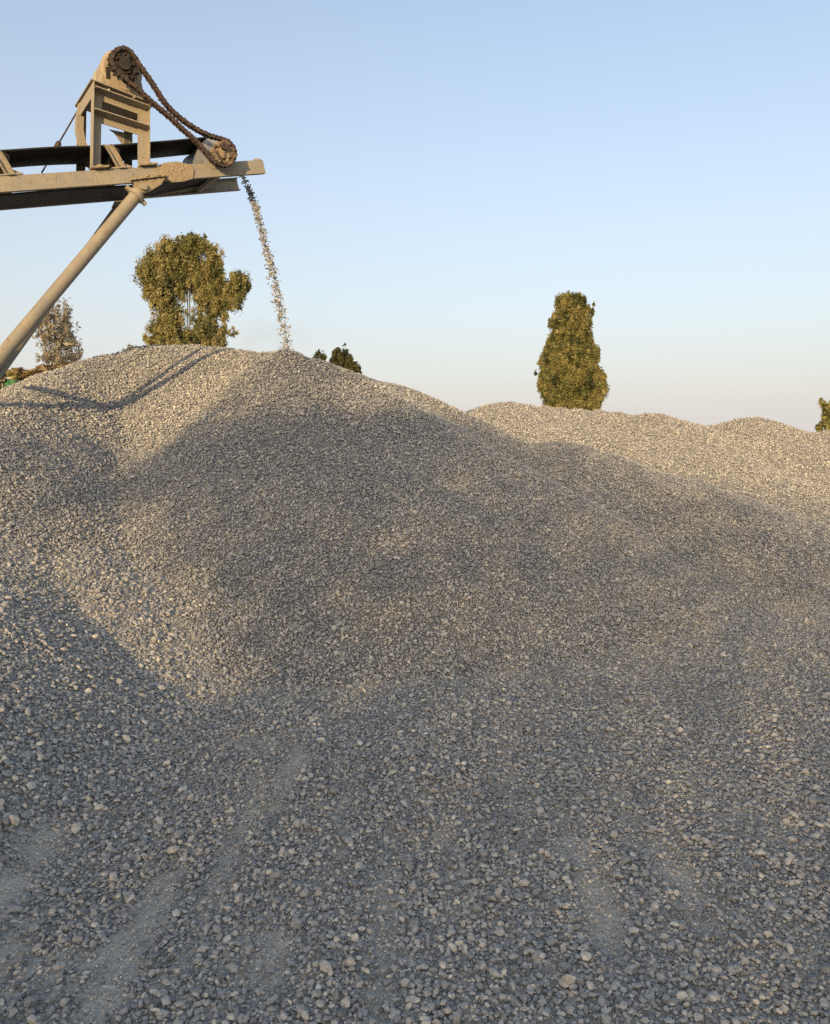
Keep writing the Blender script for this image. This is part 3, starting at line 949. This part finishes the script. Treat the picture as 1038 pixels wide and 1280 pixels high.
def plant(name, label, cat, group, D, lobes, base, mat, dens, leaf, droop=(-1.3, .3), trunk_r=0.16, limbs=True, tone=(0.2, 1.0), depth=1.0, many=1.0):
    """lobes: picture ellipses (px, py, rx, ry[, density]) at distance D; each becomes a round clump of foliage"""
    k = D / FPX
    b = at(base[0], base[1], D); b.z = 0
    root = empty(name, b, label, cat, group)
    Cs = []; Ts = []
    ctrs = []
    for lb in lobes:
        px, py, rx, ry = lb[:4]; w = lb[4] if len(lb) > 4 else 1.0
        c = at(px, py, D)
        dy = random.uniform(-.35, .35) * rx * k * depth
        c.y += dy
        rx_, ry_, rz_ = rx * k, rx * k * random.uniform(.8, 1.1) * depth, ry * k
        ctrs.append((c, rx_, rz_))
        # clumps inside the lobe, leaves inside the clumps
        ncl = max(6, int(60 * many * w * (rx * ry / 300) ** .6))
        lt = random.uniform(-.28, .28)
        for q in range(ncl):
            u = RNG.standard_normal(3) * .46
            cc = np.array(c) + u * np.array([rx_, ry_, rz_])
            cr = min(rx_, rz_) * RNG.uniform(.20, .46)
            nl = int(dens * w * RNG.uniform(.4, 1.5))
            g = RNG.standard_normal((nl, 3)) * .5
            g[:, 2] = g[:, 2] * 1.7 - .35 * (g[:, 0] ** 2 + g[:, 1] ** 2)
            Cs.append(cc + g * cr)
            t0 = RNG.uniform(*tone) + lt
            Ts.append(np.clip(t0 + RNG.normal(0, .16, nl), 0, 1))
    C = np.concatenate(Cs); T_ = np.concatenate(Ts); n = len(C)
    L = leaf * np.exp(.3 * RNG.standard_normal(n)); Wd = L * RNG.uniform(.28, .5, n)
    leaves_mesh('crown', mat, C, L, Wd, RNG.uniform(droop[0], droop[1], n), T_, root)
    if limbs:
        m = MB()
        top = max(ctrs, key=lambda c: c[0].z)[0]
        zs = [c[0].z for c in ctrs]
        fork = Vector((b.x + (top.x - b.x) * .2, b.y, min(zs) * .55))
        m.tube([b + Vector((0, 0, -.1)), b.lerp(fork, .5) + Vector((.05, 0, 0)), fork], [trunk_r * 1.35, trunk_r * 1.1, trunk_r], 10)
        for c, rx_, rz_ in (ctrs if len(ctrs) < 20 else random.sample(ctrs, 11)):
            e = c + Vector((0, 0, rz_ * .35))
            m1 = fork.lerp(e, .4) + Vector((random.uniform(-.2, .2) * rx_, random.uniform(-.3, .3) * rx_, (e.z - fork.z) * .12))
            m2 = fork.lerp(e, .75) + Vector((random.uniform(-.2, .2) * rx_, 0, (e.z - fork.z) * .08))
            m.tube([fork, m1, m2, e], [trunk_r * .62, trunk_r * .42, trunk_r * .25, trunk_r * .08], 7)
            for q in range(4):
                s_ = m1.lerp(e, random.uniform(.1, .9))
                t_ = c + Vector((random.uniform(-1, 1) * rx_, random.uniform(-1, 1) * rx_, random.uniform(-.4, 1) * rz_)) * .85
                m.tube([s_, s_.lerp(t_, .5) + Vector((0, 0, .1)), t_], [trunk_r * .2, trunk_r * .13, trunk_r * .04], 5)
        m.build('trunk', M['bark'], root)
    return root

EVERGREEN = []
_r = random.Random(21)
for _y in range(378, 514, 5):
    _hw = float(np.interp(_y, [372, 380, 395, 415, 435, 455, 475, 492, 505, 514], [3, 11, 17, 22, 28, 34, 38, 38, 33, 27]))
    for _k in range(4):
        _EX = 716 + _hw * .74 * (_k - 1.5) / 1.5 + _r.uniform(-6, 6)
        EVERGREEN.append((_EX, _y + _r.uniform(-4, 4), _r.uniform(7, 11), _r.uniform(6, 10), .8))
for _y in range(392, 512, 9):
    _hw = float(np.interp(_y, [372, 395, 435, 475, 505], [3, 16, 26, 37, 32]))
    for _s in (-.4, .05, .45):
        EVERGREEN.append((717 + _s * _hw, _y, _hw * .36, 9, .9))
EVERGREEN += [(712, 372, 2.5, 9, .5), (727, 375, 2.5, 7, .4), (719, 376, 5, 8, .7), (680, 458, 6, 7, .5), (748, 440, 5, 6, .5), (677, 482, 6, 7, .5), (690, 402, 5, 8, .4), (684, 436, 5, 8, .5), (755, 478, 4, 12, .5), (741, 392, 4, 10, .5)]
TREES = 'trees standing behind the gravel heaps'
plant('eucalyptus_tree', 'big spreading golden-green eucalyptus behind the crest of the tallest heap', 'tree', TREES, 42,
      [(200, 328, 20, 16), (186, 334, 14, 14), (215, 312, 18, 12), (238, 303, 18, 8), (255, 309, 12, 9), (268, 325, 9, 14), (272, 345, 7, 18), (258, 340, 10, 18), (205, 350, 16, 16), (222, 335, 14, 18), (195, 358, 12, 14), (204, 374, 13, 14),
       (212, 392, 14, 14), (262, 362, 10, 18), (266, 385, 9, 16), (240, 330, 10, 12, .5), (240, 360, 5, 14, .4), (228, 360, 7, 12, .5), (300, 358, 10, 9), (290, 366, 9, 8), (304, 368, 7, 8, .7), (285, 382, 7, 9, .5), (282, 398, 6, 9, .5), (278, 412, 8, 7, .6),
       (200, 412, 12, 9), (215, 418, 16, 9), (235, 422, 14, 7), (255, 418, 12, 9), (190, 426, 10, 7), (290, 416, 8, 4, .4), (225, 432, 30, 6), (205, 432, 16, 6), (265, 430, 16, 6, .8), (176, 340, 7, 8, .4), (228, 298, 10, 5, .4), (246, 298, 10, 5, .4), (232, 345, 11, 17, .7), (236, 318, 15, 13), (250, 350, 11, 17), (252, 376, 9, 15, .6), (220, 362, 10, 13, .7), (228, 390, 6, 11, .35), (248, 400, 9, 11, .5), (270, 374, 9, 16), (280, 358, 9, 11, .8), (292, 376, 11, 10), (299, 351, 13, 9), (190, 345, 14, 16), (186, 362, 9, 12, .6), (212, 404, 16, 12), (262, 408, 12, 12, .8), (272, 424, 14, 8)],
      (238, 440), M['leaf_gold'], 95, 0.115, trunk_r=.075, many=1.15, droop=(-1.45, .1), tone=(.0, 1.0))
plant('evergreen_tree', 'tall narrow dense green tree rising alone behind the far gravel ridge', 'tree', TREES, 36,
      EVERGREEN,
      (718, 520), M['leaf_green'], 150, 0.10, trunk_r=.14, tone=(.15, .95), droop=(-1.2, .9))
plant('slender_tree', 'sparse hazy grey-brown tree behind the conveyor leg at the left', 'tree', TREES, 58,
      [(68, 388, 16, 15, .6), (60, 405, 18, 14, .6), (80, 405, 14, 16, .6), (66, 425, 22, 14, .6), (84, 430, 13, 15, .6), (70, 445, 22, 12, .7), (92, 445, 8, 10, .5), (50, 420, 10, 12, .4)],
      (72, 462), M['leaf_dusty_haze'], 42, 0.22, trunk_r=.16, tone=(.1, .9))
plant('bush', 'small pale bush peeping over the heap crest left of the big eucalyptus', 'bush', TREES, 50,
      [(163, 436, 8, 6, .7), (158, 440, 7, 5, .7), (170, 441, 6, 5, .7)], (163, 450), M['leaf_dusty_haze'], 24, 0.22, trunk_r=.06)
plant('bush', 'thin dark leafy bush on the crest just right of the falling stones', 'bush', TREES, 26,
      [(398, 443, 6, 6, .5), (392, 450, 6, 5, .5), (404, 449, 4, 5, .4)], (398, 462), M['leaf_dark'], 24, 0.13, trunk_r=.04)
plant('bush', 'rounded olive-green bush on the right shoulder of the tallest heap', 'bush', TREES, 28,
      [(420, 448, 7, 9), (430, 449, 8, 9), (438, 458, 9, 7), (446, 462, 7, 6), (424, 456, 8, 7)], (430, 475), M['leaf_dark'], 60, 0.12, trunk_r=.05, tone=(.3, 1.0))
plant('small_tree', 'small bushy tree at the right edge behind the last distant heap', 'tree', TREES, 34,
      [(1032, 509, 6, 6), (1035, 518, 8, 8), (1036, 529, 9, 7), (1048, 514, 10, 12), (1026, 534, 4, 4, .6), (1042, 524, 10, 10)], (1036, 545), M['leaf_green'], 60, 0.16, trunk_r=.08)
plant('bush', 'dusty bush at the left edge above the green box', 'bush', TREES, 24,
      [(0, 462, 7, 9), (-6, 470, 9, 9), (4, 472, 5, 6)], (0, 490), M['leaf_dusty_haze'], 40, 0.14, trunk_r=.04)
plant('dry_brush', 'tangle of dry brown brushwood behind the heap at the left', 'brushwood', None, 22,
      [(22, 466, 8, 4, .9), (34, 468, 9, 4, .9), (48, 466, 9, 5), (60, 464, 10, 5), (72, 462, 10, 4), (84, 460, 9, 4)], (50, 485), M['dry'], 34, 0.22, droop=(-.3, .5), limbs=False)

# low green box and its dark lid edge at the left
gq = at(8, 482, 24)
gb = empty('green_container', (gq.x, gq.y, 0), 'green metal container mostly hidden at the left edge', 'container')
m = MB(); hx_ = Vector((.30, 0, 0)); zt = at(8, 473.5, 24).z
m.box(Vector((gq.x - .15, gq.y + .5, zt / 2)), Vector((.42, 0, 0)), Vector((0, .5, 0)), Vector((0, 0, zt / 2)))
for k in range(5):
    m.box(Vector((gq.x - .45 + k * .17, gq.y - .012, zt / 2)), Vector((.02, 0, 0)), Vector((0, .012, 0)), Vector((0, 0, zt / 2 - .02)))
m.build('body', M['green'], gb)
m = MB(); m.box(Vector((gq.x - .15, gq.y + .5, zt + .025)), Vector((.46, 0, 0)), Vector((0, .54, 0)), Vector((0, 0, .025)))
m.build('rim', M['plaster'], gb)

# ------------------------------------------------------------------ unseen tree belt added behind the camera, its density shaped to shade the yard
HD = Vector((math.sin(SUN_A), math.cos(SUN_A), 0)); LT = Vector((HD.y, -HD.x, 0))
LB = 22.0
wk = np.array([-40, -7.6, -6.7, -5.4, -5.08, -4.98, -4.1, -3.1, -2.8, -1.6, -0.9, 0.2, 2.8, 40])
zk = np.array([6.9, 6.9, 7.05, 7.25, 7.3, 7.95, 8.0, 8.05, 8.5, 8.6, 8.45, 8.25, 8.1, 8.1])
def layers(w, z, a):
    """mean number of leaves a sun ray meets: dense low down, open towards the tops, gapped to place sunlit patches"""
    topz = np.interp(w, wk, zk) + .30 * vnoise(w, a * .3, 1.3) + .12 * vnoise(w, a, 4.0)
    fade = np.interp(w, [-1.8, 0.2], [.8, 2.0])
    lay = np.interp(z, [0, 4.4, 5.4, 9], [3.2, 2.6, 1.65, 1.65]) * (1 + .16 * vnoise(w, z, .6))
    lay = lay * np.interp(w, [-1.5, 1.5], [1, .72])
    lay = np.where((w > -5.0) & (w < -2.4), lay + 1.3 * np.clip((z - 6.4) / .8, 0, 1), lay)
    lay *= np.clip((topz + .2 * fade - z) / fade, 0, 1) ** 1.2
    lay = np.maximum(lay, np.where((w > -5.03) & (w < -3.7) & (z < 8.9), .6, 0))
    gapc = np.interp(w, [-6.2, -5.3, -4.2, -3.8, -3.3, -2.8], [6.30, 6.35, 5.9, 5.65, 5.38, 5.2])
    gaph = np.interp(w, [-6.4, -5.6, -5.0, -4.2, -3.8, -3.3, -2.8, -2.6], [0, .40, .58, .62, .50, .30, .15, 0])
    ingap = np.abs(z - gapc) < gaph * (1 + .9 * vnoise(w, z, 1.4))
    return np.where(ingap, .55 + .7 * vnoise(w, z, 1.1), lay)
def belt_part(w0, w1, z0, z1, L0, W0, skip=None):
    ar = L0 * W0 / 2 * .5
    n = int((w1 - w0) * (z1 - z0) * 4.6 / ar)
    w = RNG.uniform(w0, w1, n); z = RNG.uniform(z0, z1, n); a = RNG.uniform(-1.0, 1.0, n)
    keep = RNG.random(n) < layers(w, z, a) / 4.6
    if skip: keep &= ~((w > skip[0]) & (w < skip[1]) & (z > skip[2]))
    n = int(keep.sum())
    return w[keep], z[keep], a[keep], L0 * RNG.uniform(.8, 1.2, n), W0 * RNG.uniform(.8, 1.2, n)
pb = [belt_part(-13, 9, -.2, 9.6, .30, .19, (-8.6, 5.0, 4.5)), belt_part(-8.6, 5.0, 4.5, 9.4, .105, .07)]
w, z, a, lL, lW = (np.concatenate([p[i] for p in pb]) for i in range(5))
C = np.array(HD)[None] * (a - LB)[:, None] + np.array(LT)[None] * w[:, None]; C[:, 2] = z
n = len(C)
tl = leaves_mesh('shade_treeline', M['leaf_gold'], C, lL, lW, RNG.uniform(-1.4, .6, n), RNG.random(n), None)
tag(tl, 'unseen belt of trees added behind the camera to shade the yard', None, None, 'stuff')

# ------------------------------------------------------------------ dust where the stones land
m = MB(); dc = at(345, 425, 10.75)
m.blob(dc, 1.0, (.62, .5, .34), 3, .15, 3)
dm = bpy.data.materials.new('airborne_dust'); dm.use_nodes = True; dt = dm.node_tree
dt.nodes.remove(dt.nodes['Principled BSDF'])
pv = dt.nodes.new('ShaderNodeVolumePrincipled'); pv.inputs['Color'].default_value = (.9, .86, .8, 1)
pv.inputs['Anisotropy'].default_value = 0.2
tcd = dt.nodes.new('ShaderNodeTexCoord')
ns = dt.nodes.new('ShaderNodeTexNoise'); ns.inputs['Scale'].default_value = 2.2; ns.inputs['Detail'].default_value = 3
dt.links.new(tcd.outputs['Object'], ns.inputs['Vector'])
vm = dt.nodes.new('ShaderNodeVectorMath'); vm.operation = 'SUBTRACT'; vm.inputs[1].default_value = tuple(dc); dt.links.new(tcd.outputs['Object'], vm.inputs[0])
vd = dt.nodes.new('ShaderNodeVectorMath'); vd.operation = 'DIVIDE'; vd.inputs[1].default_value = (.60, .48, .33); dt.links.new(vm.outputs[0], vd.inputs[0])
vl = dt.nodes.new('ShaderNodeVectorMath'); vl.operation = 'LENGTH'; dt.links.new(vd.outputs[0], vl.inputs[0])
fo_ = dt.nodes.new('ShaderNodeMapRange'); fo_.inputs['From Min'].default_value = 1.0; fo_.inputs['From Max'].default_value = 0.1
fo_.inputs['To Min'].default_value = 0; fo_.inputs['To Max'].default_value = 1; dt.links.new(vl.outputs['Value'], fo_.inputs['Value'])
nr = dt.nodes.new('ShaderNodeMapRange'); nr.inputs['From Min'].default_value = 0.42; nr.inputs['From Max'].default_value = 0.68; nr.inputs['To Max'].default_value = 0.9; dt.links.new(ns.outputs['Fac'], nr.inputs['Value'])
ml = dt.nodes.new('ShaderNodeMath'); ml.operation = 'MULTIPLY'; dt.links.new(fo_.outputs[0], ml.inputs[0]); dt.links.new(nr.outputs[0], ml.inputs[1])
dt.links.new(ml.outputs[0], pv.inputs['Density'])
dt.links.new(pv.outputs[0], dt.nodes['Material Output'].inputs['Volume'])
du = m.build('dust', dm)
tag(du, 'faint pale dust hanging where the stones land', None, None, 'stuff')
